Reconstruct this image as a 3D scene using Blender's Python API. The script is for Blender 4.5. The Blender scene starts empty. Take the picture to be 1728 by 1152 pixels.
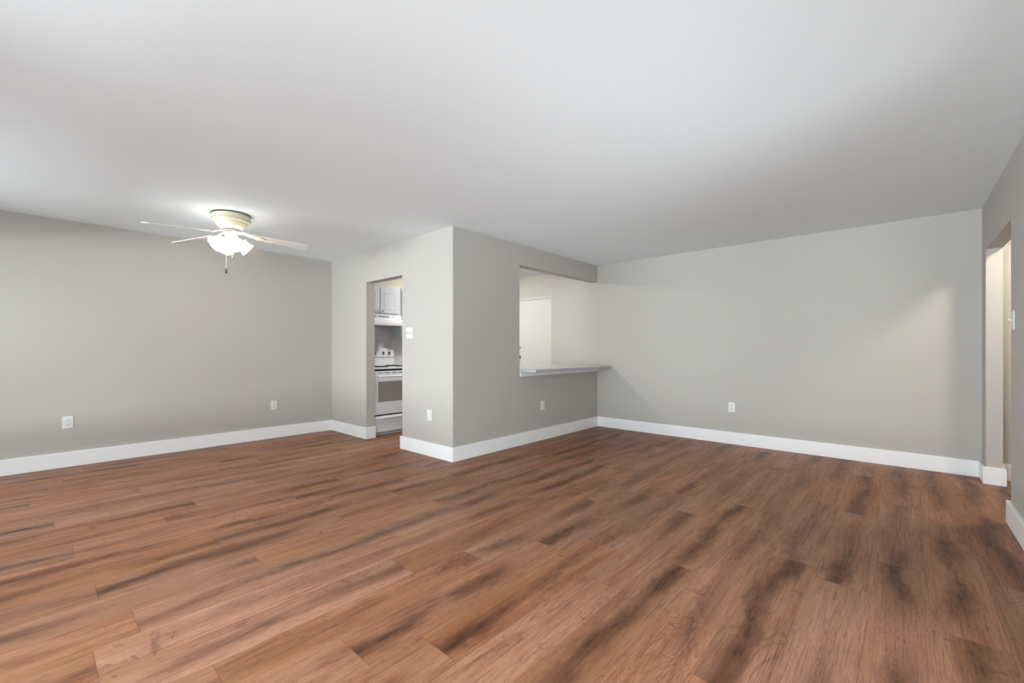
import bpy, bmesh, math, random
from mathutils import Vector, Matrix
C = bpy.context.scene.collection
sc = bpy.context.scene
PI = math.pi

# ------------------------------------------------------------------ camera
F_PX, HORIZON, YAW, EYE = 730.7, 590.2, math.radians(41.98), 1.157
cam_d = bpy.data.cameras.new('camera')
cam_d.sensor_fit = 'HORIZONTAL'; cam_d.sensor_width = 36.0
cam_d.lens = 36.0*F_PX/1728
cam_d.shift_y = (HORIZON-576)/1728
cam_d.clip_start = 0.02
cam = bpy.data.objects.new('camera', cam_d); C.objects.link(cam)
cam.location = (0, 0, EYE)
cam.rotation_euler = (PI/2, 0, YAW-PI/2)
sc.camera = cam

# ------------------------------------------------------------------ view, world, daylight and fill
sc.view_settings.view_transform = 'Standard'
sc.view_settings.look = 'None'
sc.view_settings.gamma = 1.0
sc.view_settings.use_curve_mapping = False
sc.view_settings.exposure = 0.29
W = bpy.data.worlds.new('world'); sc.world = W; W.use_nodes = True
bg = W.node_tree.nodes['Background']
bg.inputs[0].default_value = (0.86, 0.93, 1.0, 1); bg.inputs[1].default_value = 0.05

def area(name, loc, target, sx, sy, power, col, spread=180):
    d = bpy.data.lights.new(name, 'AREA'); d.shape = 'RECTANGLE'; d.size = sx; d.size_y = sy
    d.energy = power; d.color = col; d.spread = math.radians(spread)
    o = bpy.data.objects.new(name, d); C.objects.link(o)
    o.location = loc
    o.rotation_euler = (Vector(target)-Vector(loc)).to_track_quat('-Z', 'Y').to_euler()
    return o
def point(name, loc, power, col, r):
    d = bpy.data.lights.new(name, 'POINT'); d.energy = power; d.color = col; d.shadow_soft_size = r
    o = bpy.data.objects.new(name, d); C.objects.link(o); o.location = loc
    return o
# daylight in the two glazed openings behind the camera, plus added fill lamps
CEIL_H = 2.44
COOL = (0.86, 0.95, 1.0)
area('patio_sky', (-1.3, 1.3, 1.6), (1, 1.5, 0), 2.0, 1.5, 110, COOL)
area('patio_ceiling_fill', (-1.14, 1.3, 1.0), (3.5, -0.3, CEIL_H), 2.0, 1.2, 5.5, COOL, 50)  # unseen narrow beam added to brighten the far ceiling
area('dining_sky', (-1.3, 4.6, 1.6), (1, 4.4, 0), 2.1, 1.5, 48, COOL)
area('side_ceiling_fill', (1.45, -0.72, 1.0), (3.6, 3.0, CEIL_H), 2.0, 1.2, 8.5, COOL, 70)  # added beam from the side opening, lifts the far ceiling
area('side_fill', (1.6, -4, 4.0), (1.6, 1, 0), 5, 3, 480, COOL)  # unseen lamp outside, added to shine in through the side opening
area('ground_fill', (-11, 2.8, 0.3), (0.5, 2.8, 1.3), 14, 1.5, 1800, COOL)   # unseen lamp for ground bounce, added to even out the ceiling

# ------------------------------------------------------------------ room numbers (metres)
K, P, L, R, S = 2.919, 3.449, 6.139, 5.778, -0.542
CH = 2.44; T = 0.12
FRONT = -1.0

# ------------------------------------------------------------------ materials
def mat(name, col, rough=0.6, metal=0.0, noise=0.0, nscale=60, bump=0.0, spec=0.5, emit=None, es=0.0):
    m = bpy.data.materials.new(name); m.use_nodes = True
    nt = m.node_tree; b = nt.nodes['Principled BSDF']
    b.inputs['Base Color'].default_value = (*col, 1)
    b.inputs['Roughness'].default_value = rough; b.inputs['Metallic'].default_value = metal
    b.inputs['Specular IOR Level'].default_value = spec
    if emit:
        b.inputs['Emission Color'].default_value = (*emit, 1); b.inputs['Emission Strength'].default_value = es
    tc = nt.nodes.new('ShaderNodeTexCoord'); n = nt.nodes.new('ShaderNodeTexNoise')
    n.inputs['Scale'].default_value = nscale; n.inputs['Detail'].default_value = 4
    nt.links.new(tc.outputs['Object'], n.inputs['Vector'])
    if noise:
        mx = nt.nodes.new('ShaderNodeMix'); mx.data_type = 'RGBA'
        mx.inputs[6].default_value = (*[c*(1-noise) for c in col], 1)
        mx.inputs[7].default_value = (*[min(1, c*(1+noise)) for c in col], 1)
        nt.links.new(n.outputs['Fac'], mx.inputs[0]); nt.links.new(mx.outputs[2], b.inputs['Base Color'])
    if bump:
        bp = nt.nodes.new('ShaderNodeBump'); bp.inputs['Strength'].default_value = bump; bp.inputs['Distance'].default_value = 0.002
        nt.links.new(n.outputs['Fac'], bp.inputs['Height']); nt.links.new(bp.outputs['Normal'], b.inputs['Normal'])
    return m
M = dict(
    wall=mat('wall_paint', (0.462, 0.440, 0.405), 0.55, noise=0.012, nscale=90, bump=0.06, spec=0.3),
    ceil=mat('ceiling_paint', (0.85, 0.905, 0.935), 0.85, noise=0.012, nscale=70, bump=0.05, spec=0.2),
    trim=mat('trim_paint', (0.88, 0.885, 0.89), 0.35, noise=0.01, nscale=30),
    white=mat('white_plastic', (0.70, 0.70, 0.685), 0.35, noise=0.01),
    wallplate=mat('painted_plate', (0.462, 0.440, 0.405), 0.5, noise=0.01),
    slot=mat('dark_slot', (0.03, 0.03, 0.03), 0.6, noise=0.1),
    enamel=mat('white_enamel', (0.76, 0.775, 0.80), 0.22, noise=0.01),
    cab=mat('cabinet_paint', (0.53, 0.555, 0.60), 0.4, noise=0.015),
    black=mat('black_enamel', (0.018, 0.018, 0.02), 0.35, noise=0.1),
    glass=mat('oven_glass', (0.30, 0.275, 0.26), 0.15, noise=0.06, nscale=12),
    chrome=mat('brushed_nickel', (0.35, 0.34, 0.33), 0.3, metal=1.0, noise=0.05),
    greyp=mat('grey_print', (0.30, 0.30, 0.31), 0.5, noise=0.05),
    cream=mat('fan_cream', (0.70, 0.65, 0.50), 0.3, noise=0.02),
    blade=mat('fan_blade_white', (0.74, 0.735, 0.71), 0.5, noise=0.015),
    fob=mat('pull_wood', (0.09, 0.03, 0.018), 0.4, noise=0.2, nscale=200),
    brass=mat('chain_metal', (0.75, 0.72, 0.64), 0.35, metal=0.6, noise=0.05),
    door=mat('entry_door_paint', (0.58, 0.575, 0.55), 0.4, noise=0.01),
    metalframe=mat('door_frame_grey', (0.50, 0.49, 0.50), 0.4, noise=0.02),
    soffit=mat('soffit_warm_lit', (0.62, 0.56, 0.46), 0.6, noise=0.01),  # cream, with the warm light on the soffit mixed into the colour
    counter=mat('counter_laminate', (0.50, 0.505, 0.52), 0.28, noise=0.05, nscale=350),
    counter_edge=mat('counter_edge_band', (0.40, 0.40, 0.415), 0.4, noise=0.05, nscale=350),
    shade=mat('lit_glass_shade', (0.9, 0.88, 0.8), 0.3, noise=0.02, emit=(1.0, 0.95, 0.86), es=5.5),
    bulb=mat('lit_bulb', (0.9, 0.88, 0.8), 0.3, noise=0.02, emit=(1.0, 0.95, 0.86), es=175.0),
    dome=mat('lit_dome', (0.9, 0.88, 0.8), 0.4, noise=0.02, emit=(1.0, 0.97, 0.90), es=128.0),
    domeh=mat('lit_hall_dome', (0.9, 0.88, 0.8), 0.4, noise=0.02, emit=(1.0, 0.91, 0.76), es=145.0),
)
def tile_mat():
    m = bpy.data.materials.new('subway_tile'); m.use_nodes = True; nt = m.node_tree
    b = nt.nodes['Principled BSDF']; b.inputs['Roughness'].default_value = 0.2
    tc = nt.nodes.new('ShaderNodeTexCoord'); mp = nt.nodes.new('ShaderNodeMapping')
    mp.inputs['Rotation'].default_value = (PI/2, 0, 0)
    br = nt.nodes.new('ShaderNodeTexBrick')
    br.inputs['Color1'].default_value = (0.62, 0.62, 0.66, 1); br.inputs['Color2'].default_value = (0.59, 0.59, 0.63, 1)
    br.inputs['Mortar'].default_value = (0.50, 0.50, 0.53, 1); br.inputs['Scale'].default_value = 1.0
    br.inputs['Mortar Size'].default_value = 0.002
    br.inputs['Brick Width'].default_value = 0.152; br.inputs['Row Height'].default_value = 0.076
    nt.links.new(tc.outputs['Object'], mp.inputs['Vector']); nt.links.new(mp.outputs[0], br.inputs['Vector'])
    nt.links.new(br.outputs['Color'], b.inputs['Base Color'])
    return m
M['tile'] = tile_mat()

def floor_mat():
    m = bpy.data.materials.new('wood_plank_vinyl'); m.use_nodes = True; nt = m.node_tree
    N = nt.nodes; LK = nt.links; b = N['Principled BSDF']
    uv = N.new('ShaderNodeUVMap'); uv.uv_map = 'plank'
    at = N.new('ShaderNodeAttribute'); at.attribute_name = 'tone'
    sx = N.new('ShaderNodeSeparateXYZ'); LK.new(uv.outputs[0], sx.inputs[0])
    sa = N.new('ShaderNodeSeparateXYZ'); LK.new(at.outputs['Vector'], sa.inputs[0])
    U, V = sx.outputs[0], sx.outputs[1]            # metres along the plank, 0..1 across it
    SEED, DARK, REL = sa.outputs[0], sa.outputs[1], sa.outputs[2]
    def mth(op, a, c=None, d=None, clamp=False):
        n = N.new('ShaderNodeMath'); n.operation = op; n.use_clamp = clamp
        for i, x in enumerate((a, c, d)):
            if x is None: continue
            if isinstance(x, (int, float)): n.inputs[i].default_value = x
            else: LK.new(x, n.inputs[i])
        return n.outputs[0]
    def rng(x, a, c, lo=0.0, hi=1.0):
        n = N.new('ShaderNodeMapRange'); n.interpolation_type = 'SMOOTHSTEP'
        LK.new(x, n.inputs[0])
        for i, v in zip((1, 2, 3, 4), (a, c, lo, hi)): n.inputs[i].default_value = v
        return n.outputs[0]
    def noise(fx, fy, sd, detail=2.0, rough=0.5, dist=0.0, off=0.0):
        cb = N.new('ShaderNodeCombineXYZ')
        LK.new(mth('MULTIPLY', U, fx), cb.inputs[0])
        LK.new(mth('MULTIPLY', V, fy), cb.inputs[1])
        LK.new(mth('MULTIPLY_ADD', SEED, sd, off), cb.inputs[2])
        n = N.new('ShaderNodeTexNoise'); n.inputs['Scale'].default_value = 1.0
        n.inputs['Detail'].default_value = detail; n.inputs['Roughness'].default_value = rough
        n.inputs['Distortion'].default_value = dist
        LK.new(cb.outputs[0], n.inputs['Vector']); return n.outputs['Fac']
    def mixc(f, a, c):
        n = N.new('ShaderNodeMix'); n.data_type = 'RGBA'
        if isinstance(f, float): n.inputs[0].default_value = f
        else: LK.new(f, n.inputs[0])
        for i, x in ((6, a), (7, c)):
            if isinstance(x, tuple): n.inputs[i].default_value = (*x, 1)
            else: LK.new(x, n.inputs[i])
        return n.outputs[2]
    LIGHT, MID, DK, DEEP = (0.43, 0.225, 0.145), (0.30, 0.140, 0.084), (0.105, 0.042, 0.024), (0.040, 0.016, 0.010)
    broad = noise(1.1, 2.4, 91.0, 3.0, 0.55, 0.6)
    grain = noise(4.5, 34.0, 57.0, 6.0, 0.72, 0.5)
    fine = noise(30.0, 110.0, 23.0, 4.0, 0.65, 0.4)
    pore = noise(18.0, 95.0, 37.0, 4.0, 0.7, 0.6, 4.4)
    col = mixc(rng(broad, 0.33, 0.66), MID, LIGHT)
    col = mixc(mth('MULTIPLY', rng(grain, 0.46, 0.66), 0.55), col, DK)
    col = mixc(mth('MULTIPLY', rng(pore, 0.53, 0.63), 0.60), col, DK)
    # pale open-pore flecks
    col = mixc(mth('MULTIPLY', rng(fine, 0.56, 0.70), 0.45), col, (0.58, 0.36, 0.25))
    # growth rings: contour lines of a slow field
    fld = noise(1.3, 1.5, 71.0, 2.0, 0.5, 0.5, 3.3)
    ring = mth('SINE', mth('MULTIPLY', fld, 190.0))
    ringm = mth('MULTIPLY', rng(ring, 0.35, 1.0), rng(noise(1.7, 1.1, 41.0, 1.0), 0.50, 0.66))
    col = mixc(mth('MULTIPLY', ringm, 0.36), col, DK)
    # thin darker streaks and a yellower cast that drift along the boards
    col = mixc(mth('MULTIPLY', rng(noise(1.0, 1.3, 97.0, 2.0, 0.5, 0.0, 1.9), 0.45, 0.7), 0.5), col, (0.33, 0.170, 0.092))
    stk = noise(1.9, 11.0, 67.0, 4.0, 0.6, 0.8, 2.2)
    col = mixc(mth('MULTIPLY', rng(stk, 0.54, 0.74), 0.55), col, DK)
    # dark heartwood band wandering along the plank
    cen = mth('MULTIPLY_ADD', mth('SUBTRACT', noise(1.4, 0.0, 33.0, 1.5), 0.5), 1.0, 0.5)
    dst = mth('ABSOLUTE', mth('SUBTRACT', V, cen))
    wob = mth('MULTIPLY_ADD', mth('SUBTRACT', noise(7.0, 6.0, 19.0, 5.0, 0.62), 0.5), 0.55, dst)
    wob = mth('MULTIPLY_ADD', mth('SUBTRACT', grain, 0.5), 0.45, wob)
    band = rng(wob, 0.02, 0.38, 1.0, 0.0)
    seg = rng(noise(1.15, 0.25, 63.0, 1.5, 0.5, 0.0, 7.7), 0.40, 0.58)
    printd = rng(REL, 0.42, 0.86)                  # the dark print: densest towards one end, easing off
    amt = mth('MAXIMUM', mth('MULTIPLY', seg, mth('MULTIPLY_ADD', DARK, 0.50, 0.36)), mth('MULTIPLY', printd, mth('MULTIPLY', DARK, 1.0)))
    bandm = mth('MULTIPLY', band, amt, clamp=True)
    col = mixc(mth('MULTIPLY', bandm, 0.95), col, DK)
    core = mth('MULTIPLY', rng(wob, 0.0, 0.07, 1.0, 0.0), mth('MULTIPLY', bandm, rng(noise(16, 12, 29.0, 3.0), 0.42, 0.62)))
    col = mixc(mth('MULTIPLY', core, 0.8), col, DEEP)
    # short curled cross marks
    cm = noise(15.0, 1.7, 13.0, 2.0, 0.5, 1.2)
    gate = rng(noise(2.3, 1.4, 87.0, 1.0, 0.5, 0.0, 5.1), 0.55, 0.68)
    col = mixc(mth('MULTIPLY', mth('MULTIPLY', rng(cm, 0.60, 0.70), gate), 0.55), col, DK)
    # knots
    vb = N.new('ShaderNodeTexVoronoi'); vb.inputs['Scale'].default_value = 1.0
    cb = N.new('ShaderNodeCombineXYZ')
    LK.new(mth('MULTIPLY', U, 2.1), cb.inputs[0]); LK.new(mth('MULTIPLY', V, 1.0), cb.inputs[1]); LK.new(mth('MULTIPLY', SEED, 47.0), cb.inputs[2])
    LK.new(cb.outputs[0], vb.inputs['Vector'])
    kd = mth('MULTIPLY_ADD', mth('SUBTRACT', noise(28, 7, 11.0, 3.0), 0.5), 0.12, vb.outputs['Distance'])
    col = mixc(mth('MULTIPLY', mth('MULTIPLY', rng(kd, 0.03, 0.15, 1.0, 0.0), mth('MULTIPLY_ADD', bandm, 0.8, 0.25)), 0.85), col, DEEP)
    col = mixc(mth('MULTIPLY', mth('MULTIPLY', rng(kd, 0.02, 0.05, 1.0, 0.0), rng(fine, 0.5, 0.6)), 0.8), col, (0.50, 0.36, 0.30))
    # plank to plank tint
    tint = mth('FRACT', mth('MULTIPLY', SEED, 17.3))
    hs = N.new('ShaderNodeHueSaturation'); LK.new(col, hs.inputs['Color'])
    LK.new(mth('MULTIPLY_ADD', tint, 0.20, 0.74), hs.inputs['Value'])
    LK.new(mth('MULTIPLY_ADD', mth('FRACT', mth('MULTIPLY', SEED, 29.9)), 0.14, 1.02), hs.inputs['Saturation'])
    col = hs.outputs[0]
    # bevel seams
    e1 = mth('MINIMUM', V, mth('SUBTRACT', 1.0, V))
    col = mixc(rng(e1, 0.003, 0.009, 0.30, 0.0), col, DEEP)
    e2 = mth('MULTIPLY', mth('MINIMUM', REL, mth('SUBTRACT', 1.0, REL)), 1.22)
    col = mixc(rng(e2, 0.0006, 0.0020, 0.45, 0.0), col, DEEP)
    LK.new(col, b.inputs['Base Color'])
    b.inputs['Specular IOR Level'].default_value = 0.28
    LK.new(rng(grain, 0.3, 0.7, 0.40, 0.56), b.inputs['Roughness'])
    bp = N.new('ShaderNodeBump'); bp.inputs['Strength'].default_value = 0.18; bp.inputs['Distance'].default_value = 0.001
    LK.new(grain, bp.inputs['Height']); LK.new(bp.outputs[0], b.inputs['Normal'])
    return m
M['floor'] = floor_mat()

# ------------------------------------------------------------------ mesh helpers
def link(name, bm, m, parent=None, smooth=False, bevel=0.0):
    me = bpy.data.meshes.new(name)
    bmesh.ops.recalc_face_normals(bm, faces=bm.faces)
    bm.to_mesh(me); bm.free()
    for mm in (m if isinstance(m, (list, tuple)) else [m]): me.materials.append(mm)
    o = bpy.data.objects.new(name, me); C.objects.link(o)
    if parent: o.parent = parent
    if smooth:
        for p in me.polygons: p.use_smooth = True
    if bevel:
        md = o.modifiers.new('bevel', 'BEVEL'); md.width = bevel; md.segments = 2; md.limit_method = 'ANGLE'
    return o
def bx(bm, x0, x1, y0, y1, z0, z1, mi=0):
    v = [bm.verts.new((x, y, z)) for z in (z0, z1) for x, y in ((x0, y0), (x1, y0), (x1, y1), (x0, y1))]
    for f in ((0, 3, 2, 1), (4, 5, 6, 7), (0, 1, 5, 4), (1, 2, 6, 5), (2, 3, 7, 6), (3, 0, 4, 7)):
        bm.faces.new([v[i] for i in f]).material_index = mi
def boxes(*bs):
    bm = bmesh.new()
    for q in bs: bx(bm, *q)
    return bm
def lathe(prof, seg=40, origin=(0, 0, 0), mtx=None, bm=None, ruffle=0.0, cap=True):
    bm = bm or bmesh.new(); rings = []
    for i, (r, z) in enumerate(prof):
        ring = []
        for k in range(seg):
            a = 2*PI*k/seg
            rr = r*(1+ruffle*(i/(len(prof)-1))**3*math.cos(8*a))
            p = Vector((rr*math.cos(a), rr*math.sin(a), z))
            if mtx: p = mtx @ p
            ring.append(bm.verts.new(p+Vector(origin)))
        rings.append(ring)
    for a, c in zip(rings, rings[1:]):
        for k in range(seg):
            bm.faces.new((a[k], a[(k+1) % seg], c[(k+1) % seg], c[k]))
    if cap:
        bm.faces.new(rings[0]); bm.faces.new(rings[-1])
    return bm
def tube(p0, p1, r, seg=10, bm=None):
    bm = bm or bmesh.new()
    p0 = Vector(p0); p1 = Vector(p1); d = p1-p0
    q = d.to_track_quat('Z', 'Y').to_matrix()
    lathe([(r, 0), (r, d.length)], seg, p0, q, bm); return bm
def path(pts, r, seg=8, bm=None):
    bm = bm or bmesh.new()
    for a, c in zip(pts, pts[1:]): tube(a, c, r, seg, bm)
    return bm
def extrude_poly(pts, axis, a0, a1):      # polygon in the plane across 'axis', swept from a0 to a1
    bm = bmesh.new()
    def mk(p, t): return {'x': (t, p[0], p[1]), 'y': (p[0], t, p[1]), 'z': (p[0], p[1], t)}[axis]
    lo = [bm.verts.new(mk(p, a0)) for p in pts]; hi = [bm.verts.new(mk(p, a1)) for p in pts]
    bm.faces.new(lo); bm.faces.new(hi[::-1]); n = len(pts)
    for i in range(n): bm.faces.new((lo[i], lo[(i+1) % n], hi[(i+1) % n], hi[i]))
    return bm
def struct(name, bm, m, parent=None, **k):
    o = link(name, bm, m, parent, **k)
    if not parent: o['kind'] = 'structure'
    return o
def thing(name, label, cat, loc=(0, 0, 0), rz=0.0, group=None):
    o = bpy.data.objects.new(name, None); C.objects.link(o); o.empty_display_size = 0.05
    o.location = loc; o.rotation_euler = (0, 0, rz); o['label'] = label; o['category'] = cat
    if group: o['group'] = group
    return o

# ------------------------------------------------------------------ floor: individually laid planks in one surface
def build_floor():
    rnd = random.Random(11)
    bm = bmesh.new(); uvl = bm.loops.layers.uv.new('plank'); tl = bm.loops.layers.float_vector.new('tone')
    w, LEN, B0 = 0.2195, 1.22, 0.345
    known = {0: 2.80, -2: 3.10, -1: 2.67, 1: 3.12, 2: 2.32, 3: 1.90, 4: 1.055, 6: 0.446, 10: 0.84, 11: 1.43, 12: 0.755, 5: 2.05, 7: 1.33, 8: 2.6, 9: 0.30}
    dark = {(0, 2.80): 1.0, (-2, 3.10): 1.0, (2, 2.32): 1.0, (1, 3.12): 0.55, (-1, 2.67): 0.5, (4, 2.275): 1.0, (3, 1.90): 0.0, (3, 3.12): 0.9,
            (11, 1.43): 0.9, (10, 0.84): 0.8, (12, 0.755): 0.7, (2, 3.54): 1.0, (1, 1.90): 0.25, (-3, 2.2): 0.3, (4, 1.055): 0.1, (0, 1.58): 0.9, (-2, 1.88): 0.8}
    a_lo, a_hi = FRONT, R+T
    for k in range(-9, 27):
        b0 = B0+k*w; b1 = b0+w
        off = known.get(k, rnd.uniform(0, LEN))
        j = off-LEN*math.ceil((off-a_lo)/LEN)-0.0
        while j < a_hi:
            e = j+LEN
            s = rnd.random()
            dk = rnd.choice([0.0, 0.1, 0.25, 0.5, 0.8, 1.0])*0.9
            for (kk, ee), v in dark.items():
                if kk == k and abs(ee-e) < 0.03: dk = v
            x0, x1 = max(j, a_lo), min(e, a_hi)
            if x1-x0 > 0.005:
                flip = (k in (4, 11, 12)) or (rnd.random() < 0.25 and k not in (0, -2, 2))
                vs = [bm.verts.new((x, y, 0)) for x, y in ((x0, b0), (x1, b0), (x1, b1), (x0, b1))]
                f = bm.faces.new(vs)
                for lp, (x, v) in zip(f.loops, ((x0, 0), (x1, 0), (x1, 1), (x0, 1))):
                    rel = (x-j)/LEN
                    if flip: rel = 1-rel
                    lp[uvl].uv = (x, v); lp[tl] = Vector((s, dk, rel))
            j = e
    # slab below
    bx(bm, a_lo, a_hi, B0-9*w, B0+27*w, -0.12, -0.001)
    me = bpy.data.meshes.new('floor'); bm.to_mesh(me); bm.free()
    me.materials.append(M['floor'])
    o = bpy.data.objects.new('floor', me); C.objects.link(o); o['kind'] = 'structure'
build_floor()

# ------------------------------------------------------------------ walls
Y0, Y1 = -1.62, 6.26
struct('ceiling', boxes((FRONT-T, R+T, Y0, Y1, CH, CH+0.1)), M['ceil'])
struct('wall_left', boxes((FRONT-T, R, L, Y1, 0, CH)), M['wall'])
DK0, DK1, DKH = 4.361, 5.175, 2.036
struct('wall_kitchen', boxes((K, K+T, P, DK0, 0, CH), (K, K+T, DK1, L, 0, CH), (K, K+T, DK0, DK1, DKH, CH)), M['wall'])
PX0, PH = 3.968, 2.19
struct('wall_passthrough', boxes((K+T, PX0, P, P+T, 0, CH), (PX0, R, P, P+T, 0, 0.889), (PX0, R, P, P+T, PH, CH)), M['wall'])
E0, E1, EH = 4.317, 5.13, 2.063
struct('wall_back', boxes((R, R+T, Y0, E0, 0, CH), (R, R+T, E1, Y1, 0, CH), (R, R+T, E0, E1, EH, CH)), M['wall'])
O0, O1, OH, TR = 4.371, 5.533, 2.03, 0.10
struct('wall_right', boxes((FRONT, 0.4, S-TR, S, 0, CH), (0.4, 2.5, S-TR, S, 0, 0.35), (0.4, 2.5, S-TR, S, 2.1, CH), (2.5, O0, S-TR, S, 0, CH), (O1, R, S-TR, S, 0, CH), (O0, O1, S-TR, S, OH, CH)), M['wall'])
struct('wall_hall', boxes((2.6, R, Y0, Y0+0.1, 0, CH)), M['wall'])
struct('wall_hall_end', boxes((2.5, 2.6, Y0, S-TR, 0, CH)), M['wall'])
# wall behind the camera with two glazed openings
def front_wall():
    x0, x1 = FRONT-T, FRONT
    return boxes((x0, x1, S-TR, 0.2, 0, CH), (x0, x1, 0.2, 2.4, 2.1, CH), (x0, x1, 2.4, 3.45, 0, CH),
                 (x0, x1, 3.45, 5.75, 0, 0.35), (x0, x1, 3.45, 5.75, 2.1, CH), (x0, x1, 5.75, L, 0, CH))
struct('wall_front', front_wall(), M['wall'])
def win(name, y0, y1, z0, z1):
    x0, x1 = FRONT-0.09, FRONT-0.03; t = 0.05; ym = (y0+y1)/2
    struct(name, boxes((x0, x1, y0, y0+t, z0, z1), (x0, x1, y1-t, y1, z0, z1), (x0, x1, y0+t, y1-t, z0, z0+t),
                       (x0, x1, y0+t, y1-t, z1-t, z1), (x0, x1, ym-t/2, ym+t/2, z0+t, z1-t)), M['trim'])
win('window_1', 0.2, 2.4, 0.0, 2.1)
win('window_2', 3.45, 5.75, 0.35, 2.1)
struct('added_window', boxes(*[(a, c, S-0.08, S-0.03, e, f) for a, c, e, f in ((0.4, 0.45, .35, 2.1), (2.45, 2.5, .35, 2.1), (1.43, 1.48, .4, 2.05), (0.45, 2.45, .35, .4), (0.45, 2.45, 2.05, 2.1))]), M['trim'])  # unseen side opening, added to let in more even light
KB = 5.93          # face of the tiled kitchen wall behind the range
struct('wall_kitchen_back', boxes((K+T, R, KB, L, 0, CH)), M['wall'])
struct('trim_backsplash', boxes((K+T, R-0.001, KB-0.008, KB, 0.86, 1.70)), M['tile'])
struct('trim_soffit', boxes((K+T, R, 5.71, KB, 2.115, CH)), M['soffit'])

# ------------------------------------------------------------------ baseboards
BH, BT = 0.148, 0.02
def base(name, *bs): struct(name, boxes(*[(a, c, d, e, 0, BH) for a, c, d, e in bs]), M['trim'], bevel=0.003)
base('baseboard_left', (FRONT, K, L-BT, L))
base('baseboard_kitchen', (K-BT, K, DK1-BT, L-BT), (K, K+T+0.008, DK1-BT, DK1), (K-BT, K, P-BT, DK0+BT), (K, K+T+0.008, DK0, DK0+BT))
base('baseboard_passthrough', (K, R-BT, P-BT, P))
base('baseboard_back', (R-BT, R, S+BT, P))
base('baseboard_right', (O1-BT, R, S, S+BT), (O1-BT, O1, S-TR-BT, S), (O1, R-BT, S-TR-BT, S-TR), (FRONT, O0+0.024, S, S+BT), (O0, O0+0.024, S-TR-BT, S), (2.6, O0, S-TR-BT, S-TR))
base('baseboard_hall', (R-BT, R, Y0+0.1, S-TR-BT), (2.6, R-BT, Y0+0.1, Y0+0.1+BT))

# ------------------------------------------------------------------ entry door seen through the pass-through
d = bpy.data.objects.new('door_1', None); C.objects.link(d); d.location = (R, E0, 0); d['kind'] = 'structure'
ew = E1-E0
link('door_frame', boxes((0.0, T, 0.0, 0.012, 0, EH-0.0), (0.0, T, ew-0.012, ew, 0, EH), (0.0, T, 0.012, ew-0.012, EH-0.045, EH)), M['metalframe'], d)
slab = link('door_slab', boxes((0.004, 0.048, 0.014, ew-0.014, 0.008, EH-0.05)), M['door'], d, bevel=0.002)
def knob(name, z, r, n, parent):
    q = Vector((-1, 0, 0)).to_track_quat('Z', 'Y').to_matrix()
    link(name, lathe([(r*1.1, 0), (r*1.1, .006), (r*.45, .012), (r*.45, .028), (r*.9, .034), (r, .046), (r*.8, .058), (r*.2, .062)][:n], 20, (0.004, 0.70, z), q), M['chrome'], parent, smooth=True)
knob('door_knob', 1.03, 0.028, 8, d)
q = Vector((-1, 0, 0)).to_track_quat('Z', 'Y').to_matrix()
link('deadbolt', lathe([(0.028, 0), (0.028, .012), (0.02, .02), (0.006, .022)], 20, (0.004, 0.70, 1.20), q), M['chrome'], d, smooth=True)

# ------------------------------------------------------------------ bar counter and its apron
ct = thing('bar_counter', 'pale grey laminate counter running through the pass-through opening and overhanging the room', 'counter', (PX0+0.002, 3.197, 0))
cw, cdp = R-0.001-(PX0+0.002), 4.30-3.197
link('countertop', boxes((0, cw, 0.0, cdp, 0.8905, 0.921)), M['counter'], ct, bevel=0.002)
ed = link('edge_band', boxes((0.0, cw, -0.0015, 0.0, 0.892, 0.9195)), M['counter_edge'], ct)
ap = link('sill_apron', boxes((PX0+0.008, R-0.001, P-0.014, P, 0.832, 0.889)), M['trim'], bevel=0.002)
ap['label'] = 'white painted apron board on the wall directly under the grey counter'; ap['category'] = 'trim board'

# ------------------------------------------------------------------ outlets and switches  (local: x along wall, -y out of wall, z up)
def plate_bm(w, h):
    bm = bmesh.new()
    a = [(-w/2, -h/2), (w/2, -h/2), (w/2, h/2), (-w/2, h/2)]
    r0 = [bm.verts.new((x, 0, z)) for x, z in a]; r1 = [bm.verts.new((x, -0.004, z)) for x, z in a]
    r2 = [bm.verts.new((x*(1-0.012/w), -0.0065, z*(1-0.012/h))) for x, z in a]
    for p, c in ((r0, r1), (r1, r2)):
        for i in range(4): bm.faces.new((p[i], p[(i+1) % 4], c[(i+1) % 4], c[i]))
    bm.faces.new(r0); bm.faces.new(r2); return bm
FACE = {'left': 0.0, 'kitchen': -PI/2, 'pass': 0.0, 'back': -PI/2, 'right': PI}
def duplex(loc, rz, label, m='white', ms='slot'):
    t = thing('wall_outlet', label, 'outlet', loc, rz, 'wall outlets and switches')
    link('cover_plate', plate_bm(0.078, 0.122), M[m], t)
    for z in (-0.0215, 0.0215):
        bm = bmesh.new(); pts = []
        for k in range(24):
            a = 2*PI*k/24; pts.append((0.0172*math.cos(a), max(-0.0125, min(0.0125, 0.0172*math.sin(a)))+z))
        lo = [bm.verts.new((x, -0.006, zz)) for x, zz in pts]; hi = [bm.verts.new((x, -0.0085, zz)) for x, zz in pts]
        bm.faces.new(lo); bm.faces.new(hi)
        for i in range(24): bm.faces.new((lo[i], lo[(i+1) % 24], hi[(i+1) % 24], hi[i]))
        s = link('socket_face', bm, M[m], t)
        link('slot', boxes((-0.0075, -0.0050, -0.0088, -0.0080, z-0.001, z+0.008)), M[ms], s)
        link('slot', boxes((0.0050, 0.0075, -0.0088, -0.0080, z, z+0.008)), M[ms], s)
        link('ground_hole', tube((0, -0.0080, z-0.0065), (0, -0.0088, z-0.0065), 0.0026, 10), M[ms], s)
    link('screw', tube((0, -0.006, 0), (0, -0.0074, 0), 0.003, 10), M[m], t)
    return t
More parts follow.
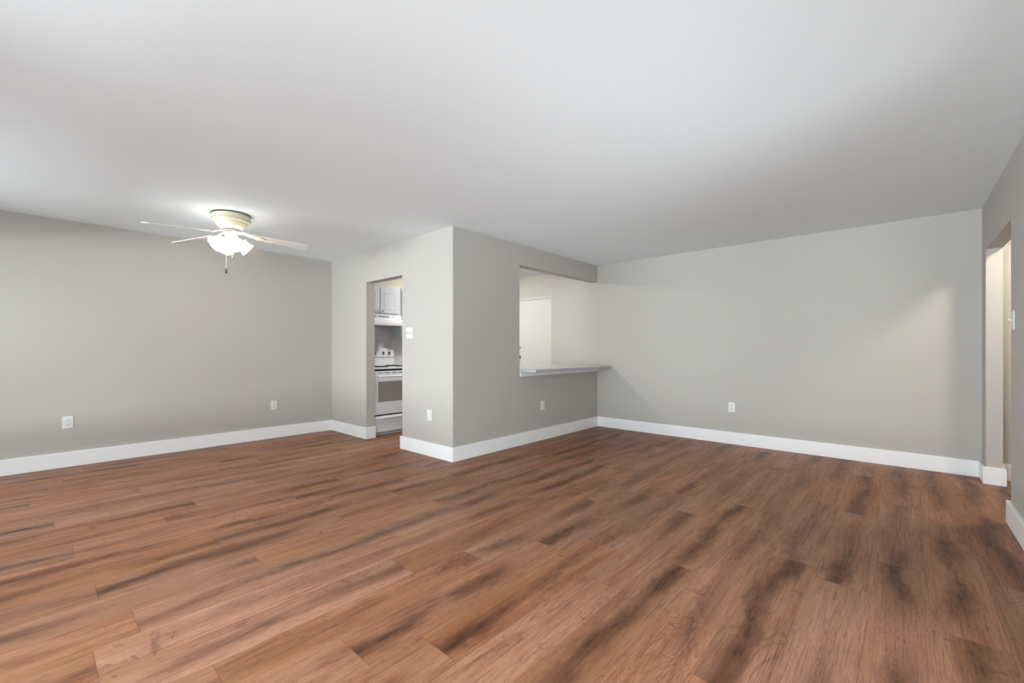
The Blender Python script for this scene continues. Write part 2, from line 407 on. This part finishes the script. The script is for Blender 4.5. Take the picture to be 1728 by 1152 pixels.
def decora(loc, rz, label):
    t = thing('wall_outlet', label, 'outlet', loc, rz, 'wall outlets and switches')
    link('cover_plate', plate_bm(0.078, 0.122), M['white'], t)
    r = link('insert', boxes((-0.0165, 0.0165, -0.0085, -0.006, -0.033, 0.033)), M['white'], t, bevel=0.001)
    for z in (-0.018, 0.018):
        for x in (-0.0065, 0.0065): link('slot', boxes((x-0.001, x+0.001, -0.0089, -0.0084, z-0.004, z+0.004)), M['greyp'], r)
    return t
def toggle(loc, rz, label, gangs):
    t = thing('light_switch', label, 'light switch', loc, rz, 'wall outlets and switches')
    w = 0.078+0.046*(gangs-1)
    link('cover_plate', plate_bm(w, 0.125), M['white'], t)
    for g in range(gangs):
        x = (g-(gangs-1)/2)*0.046
        link('toggle_slot', boxes((x-0.0058, x+0.0058, -0.0070, -0.006, -0.0125, 0.0125)), M['greyp'], t)
        bm = extrude_poly([(-0.006, -0.007), (-0.006, 0.005), (-0.024, 0.012), (-0.024, 0.006)], 'x', x-0.004, x+0.004)
        link('toggle', bm, M['white'], t)
    return t
duplex((0.247, L, 0.438), FACE['left'], 'white duplex outlet low on the long left wall, nearer the camera')
duplex((2.142, L, 0.430), FACE['left'], 'white duplex outlet low on the long left wall, nearer the corner by the kitchen doorway')
duplex((K, 5.766, 0.410), FACE['kitchen'], 'outlet painted over in wall grey, left of the kitchen doorway', 'wallplate', 'wallplate')
decora((K, 3.840, 0.442), FACE['kitchen'], 'white rectangular outlet low on the wall right of the kitchen doorway')
duplex((4.427, P, 0.441), FACE['pass'], 'white outlet low on the wall under the pass-through counter')
duplex((R, 1.555, 0.452), FACE['back'], 'white duplex outlet low in the middle of the back wall')
toggle((K, 4.213, 1.352), FACE['kitchen'], 'white double toggle switch beside the kitchen doorway', 2)
toggle((4.285, S, 1.350), FACE['right'], 'white toggle switch at the edge of the right-hand hall opening', 1)

# ------------------------------------------------------------------ ceiling fan with light kit
FX, FY = 1.275, 4.735
fan = thing('ceiling_fan', 'cream flush-mount ceiling fan with five white blades and lit glass shades', 'ceiling fan', (FX, FY, CH))
link('dark_gap_ring', lathe([(0.158, 0.0), (0.158, -0.007)], 56), M['black'], fan, smooth=False)  # black ring drawn in for the shaded gap above the housing
link('motor_housing', lathe([(0.150, -0.007), (0.155, -0.010), (0.155, -0.040), (0.163, -0.043), (0.163, -0.050), (0.152, -0.053), (0.152, -0.061), (0.156, -0.064), (0.155, -0.070), (0.137, -0.074),
                             (0.130, -0.090), (0.116, -0.112), (0.098, -0.130), (0.078, -0.142), (0.07, -0.146)], 96), M['cream'], fan)
link('flywheel', lathe([(0.074, -0.146), (0.078, -0.150), (0.078, -0.158), (0.06, -0.162)], 40), M['greyp'], fan, smooth=True)
link('switch_housing', lathe([(0.045, -0.162), (0.052, -0.168), (0.054, -0.200), (0.048, -0.215), (0.036, -0.228), (0.030, -0.262), (0.022, -0.275), (0.006, -0.282)], 36), M['cream'], fan, smooth=True)
def blade_bm(ang):
    # local frame: x outwards, y across; then pitch, droop, turn
    r0, r1 = 0.205, 0.665
    pts = []
    n = 10
    for i in range(n+1):
        t = i/n; pts.append((r0+(r1-r0-0.03)*t, -(0.050+0.018*t)))
    for k in range(1, 6):
        a = -PI/2+PI/2*k/6; pts.append((r1-0.03+0.03*math.cos(a), -0.038+0.030*math.sin(a)))
    for k in range(0, 6):
        a = PI/2*k/6; pts.append((r1-0.03+0.03*math.cos(a), 0.038+0.030*math.sin(a)))
    for i in range(n+1):
        t = 1-i/n; pts.append((r0+(r1-r0-0.03)*t, 0.050+0.018*t))
    return pts
def fan_mtx(ang, droop=5.0, pitch=-12):
    return (Matrix.Rotation(math.radians(ang), 4, 'Z') @ Matrix.Translation((0, 0, -0.170)) @
            Matrix.Rotation(math.radians(droop), 4, 'Y') @ Matrix.Rotation(math.radians(pitch), 4, 'X'))
def add_blade(ang, droop=5.0, pt=-12):
    mx = fan_mtx(ang, droop, pt)
    bm = extrude_poly(blade_bm(ang), 'z', -0.003, 0.003); bm.transform(mx)
    bl = link('blade', bm, M['blade'], fan)
    # bracket: shaped flat arm ending in a three-lobed plate under the blade
    half = [(0.150, 0.014), (0.175, 0.012), (0.195, 0.022), (0.215, 0.040), (0.240, 0.042), (0.252, 0.030), (0.262, 0.016), (0.285, 0.012), (0.292, 0.0)]
    poly = half+[(x, -y) for x, y in half[-2::-1]]
    bm = extrude_poly(poly, 'z', -0.0085, -0.0035); bm.transform(mx)
    br = link('blade_bracket', bm, M['cream'], fan)
    p_in = Matrix.Rotation(math.radians(ang), 4, 'Z') @ Vector((0.06, 0, -0.156))
    p_mid = Matrix.Rotation(math.radians(ang), 4, 'Z') @ Vector((0.11, 0, -0.170))
    p_out = mx @ Vector((0.165, 0, -0.006))
    link('arm', path([p_in, p_mid, p_out], 0.009, 10), M['cream'], br, smooth=True)
for a, dr_, pt in ((186, 5, -12), (118, 5, -12), (52, 7, -12), (-14, 5, -12), (268, 12, -5)): add_blade(a, dr_, pt)
def add_shade(az):
    rot = Matrix.Rotation(math.radians(az), 4, 'Z')
    tilt = 52
    p0 = rot @ Vector((0.030, 0, -0.222)); p1 = rot @ Vector((0.046, 0, -0.236))
    link('lamp_arm', path([p0, p1], 0.011, 12), M['cream'], fan, smooth=True)
    ax = rot @ Matrix.Rotation(math.radians(180-tilt), 4, 'Y')
    org = p1
    link('lamp_socket', lathe([(0.014, -0.012), (0.022, -0.006), (0.024, 0.016)], 24, org, ax.to_3x3()), M['cream'], fan, smooth=True)
    prof = [(0.025, 0.010), (0.034, 0.022), (0.046, 0.042), (0.053, 0.064), (0.056, 0.086), (0.061, 0.108), (0.068, 0.124)]
    bm = lathe(prof, 40, org, ax.to_3x3(), ruffle=0.05, cap=False)
    sh = link('glass_shade', bm, M['shade'], fan, smooth=True)
    md = sh.modifiers.new('thick', 'SOLIDIFY'); md.thickness = 0.003
    bulb = lathe([(0.010, 0.012), (0.016, 0.03), (0.027, 0.055), (0.029, 0.072), (0.020, 0.090), (0.006, 0.097)], 20, org, ax.to_3x3())
    link('bulb', bulb, M['bulb'], fan, smooth=True)
for az in (182, 272, 2, 92): add_shade(az)
def chain(x, y, z0, z1, fob):
    bm = bmesh.new(); z = z0
    tube((x, y, z0), (x, y, z1), 0.0012, 6, bm)
    while z > z1:
        bmesh.ops.create_icosphere(bm, subdivisions=1, radius=0.0022, matrix=Matrix.Translation((x, y, z))); z -= 0.006
    c = link('pull_chain', bm, M['brass'], fan)
    if fob:
        link('wooden_fob', lathe([(0.002, 0.0), (0.005, -0.006), (0.007, -0.018), (0.010, -0.036), (0.009, -0.046), (0.003, -0.050)], 16, (x, y, z1)), M['fob'], c, smooth=True)
chain(-0.045, -0.012, -0.225, -0.515, True)
chain(0.0, -0.030, -0.24, -0.415, False)

# ------------------------------------------------------------------ ceiling lamps in the kitchen and the hall
def dome(x, y, label, m, r=0.15):
    t = thing('ceiling_lamp', label, 'ceiling lamp', (x, y, CH))
    link('lamp_base', lathe([(r*1.02, 0), (r*1.02, -0.02), (r*.97, -0.024)], 40), M['white'], t)
    link('lamp_dome', lathe([(r*.95, -0.024), (r*.9, -0.045), (r*.72, -0.066), (r*.4, -0.08), (r*.02, -0.085)], 40), m, t, smooth=True)
dome(4.45, 4.85, 'round lit dome lamp on the kitchen ceiling', M['dome'])
dome(4.92, -1.08, 'round lit dome lamp on the hall ceiling', M['domeh'], 0.12)

# ------------------------------------------------------------------ kitchen range
SX0, SX1, SF = 3.046, 3.776, 5.20
SW = SX1-SX0
st = thing('kitchen_range', 'white freestanding electric range seen through the kitchen doorway', 'stove', (SX0, SF, 0))
dep = KB-0.012-SF
link('range_body', boxes((0.0, SW, 0.045, dep-0.01, 0.045, 0.895), (0.02, SW-0.02, 0.07, dep-0.03, 0.0, 0.045)), M['enamel'], st, bevel=0.003)
ck = link('cooktop', boxes((-0.002, SW+0.002, 0.0, dep-0.07, 0.897, 0.921)), M['enamel'], st, bevel=0.005)
for x, y, r in ((0.20, 0.18, 0.100), (0.54, 0.18, 0.078), (0.20, 0.44, 0.078), (0.54, 0.44, 0.100)):
    bw = link('burner', lathe([(r*1.12, 0.921), (r*1.15, 0.924), (r*1.05, 0.9215)], 32, (x, y, 0)), M['black'], st, smooth=True)
    bm = bmesh.new(); pts = []
    for k in range(73):
        a = 2*PI*k/24; rr = r*(0.25+0.75*k/72); pts.append((x+rr*math.cos(a), y+rr*math.sin(a), 0.930))
    path(pts, 0.0045, 6, bm)
    link('coil', bm, M['black'], bw, smooth=True)
bgp = extrude_poly([(dep-0.075, 0.918), (dep-0.002, 0.918), (dep-0.002, 1.183), (dep-0.045, 1.183), (dep-0.060, 1.165), (dep-0.075, 1.050), (dep-0.062, 1.035), (dep-0.062, 0.99), (dep-0.075, 0.98)], 'x', 0.005, SW-0.01)
bg_o = link('backguard', bgp, M['enamel'], st, bevel=0.004)
link('clock_panel', boxes((SW/2-0.09, SW/2+0.05, dep-0.074, dep-0.066, 1.085, 1.14)), M['greyp'], bg_o)
for x in (0.06, 0.15, SW-0.19, SW-0.09):
    qk = Vector((0, -1, 0.12)).to_track_quat('Z', 'Y').to_matrix()
    kb = link('knob', lathe([(0.026, 0), (0.026, 0.003), (0.018, 0.005), (0.017, 0.022), (0.012, 0.025)], 24, (x, dep-0.068, 1.108), qk), M['greyp'], bg_o, smooth=True)
    link('knob_grip', boxes((x-0.004, x+0.004, dep-0.103, dep-0.075, 1.092, 1.126)), M['enamel'], kb, bevel=0.002)
link('control_gap', boxes((0.004, SW-0.004, 0.020, 0.046, 0.872, 0.896)), M['black'], st)
dr = link('oven_door', boxes((0.004, SW-0.004, 0.004, 0.045, 0.285, 0.872)), M['enamel'], st, bevel=0.006)
link('window_glass', boxes((0.062, SW-0.062, 0.0015, 0.006, 0.458, 0.733)), M['glass'], dr, bevel=0.002)
for x in (0.05, 0.16, 0.27, 0.39, 0.50, 0.61): link('vent_slot', boxes((x, x+0.075, 0.0025, 0.006, 0.845, 0.853)), M['slot'], dr)
hb = path([(0.05, -0.028, 0.800), (SW-0.05, -0.028, 0.800)], 0.012, 12)
bx(hb, 0.05, 0.075, -0.028, 0.006, 0.79, 0.81); bx(hb, SW-0.075, SW-0.05, -0.028, 0.006, 0.79, 0.81)
link('door_handle', hb, M['enamel'], dr)
link('drawer_gap', boxes((0.006, SW-0.006, 0.022, 0.046, 0.255, 0.290)), M['black'], st)
dw = link('storage_drawer', boxes((0.004, SW-0.004, 0.006, 0.045, 0.05, 0.268)), M['enamel'], st, bevel=0.006)
link('drawer_pull', extrude_poly([(0.008, 0.222), (-0.010, 0.228), (-0.010, 0.246), (0.008, 0.252)], 'x', 0.02, SW-0.02), M['enamel'], dw, bevel=0.003)

# ------------------------------------------------------------------ range hood
hd = thing('range_hood', 'white range hood mounted under the cabinet above the range', 'range hood', (SX0, 5.43, 0))
hp = [(0.0, 1.505), (KB-5.43-0.009, 1.505), (KB-5.43-0.009, 1.676), (0.225, 1.676), (0.225, 1.612), (0.0, 1.540)]
link('hood_shell', extrude_poly(hp, 'x', 0.0, SW), M['enamel'], hd, bevel=0.003)
for i in range(22):
    gx = 0.13+i*0.0165+(0.02 if i > 10 else 0)
    link('vent_slot', boxes((gx, gx+0.010, 0.221, 0.2255, 1.634, 1.660)), M['greyp'], hd)
link('filter', boxes((0.08, SW-0.08, 0.05, 0.38, 1.500, 1.5055)), M['greyp'], hd)
for x in (SW-0.12, SW-0.16): link('hood_switch', boxes((x, x+0.02, 0.219, 0.2255, 1.638, 1.652)), M['white'], hd)

# ------------------------------------------------------------------ upper cabinets
def cabinet(x0, x1, z0, z1, label, doors, front=5.69):
    t = thing('wall_cabinet', label, 'cabinet', (x0, front, 0), 0, 'kitchen wall cabinets')
    w = x1-x0
    link('cabinet_box', boxes((0, w, 0.0, KB-0.009-front, z0, z1)), M['cab'], t, bevel=0.002)
    for (a, c, hx) in doors:
        dd = link('cabinet_door', boxes((a, c, -0.019, -0.001, z0+0.02, z1-0.045)), M['cab'], t, bevel=0.003)
        m_ = 0.055; za, zb = z0+0.02+m_, z1-0.045-m_
        # raised panel with sloping border
        bm = bmesh.new()
        o = [(a+m_, za), (c-m_, za), (c-m_, zb), (a+m_, zb)]
        i1 = [(a+m_+0.008, za+0.008), (c-m_-0.008, za+0.008), (c-m_-0.008, zb-0.008), (a+m_+0.008, zb-0.008)]
        i2 = [(a+m_+0.03, za+0.03), (c-m_-0.03, za+0.03), (c-m_-0.03, zb-0.03), (a+m_+0.03, zb-0.03)]
        rs = [[bm.verts.new((x, y, z)) for x, z in q] for q, y in ((o, -0.0195), (i1, -0.0235), (i2, -0.0205))]
        for p_, c_ in zip(rs, rs[1:]):
            for i in range(4): bm.faces.new((p_[i], p_[(i+1) % 4], c_[(i+1) % 4], c_[i]))
        bm.faces.new(rs[-1])
        link('raised_panel', bm, M['cab'], dd)
        q = Vector((0, -1, 0)).to_track_quat('Z', 'Y').to_matrix()
        link('knob', lathe([(0.006, 0), (0.005, 0.012), (0.014, 0.017), (0.015, 0.024), (0.009, 0.029), (0.002, 0.030)], 18, (hx, -0.019, z0+0.048), q), M['chrome'], dd, smooth=True)
    return t
cabinet(SX0, SX1, 1.680, 2.112, 'white double-door wall cabinet above the range hood', [(0.03, 0.368, 0.335), (0.378, 0.695, 0.408)])
cabinet(SX1+0.012, SX1+0.012+0.76, 1.358, 2.112, 'white wall cabinet right of the range hood, hanging lower', [(0.02, 0.375, 0.345), (0.385, 0.74, 0.415)])
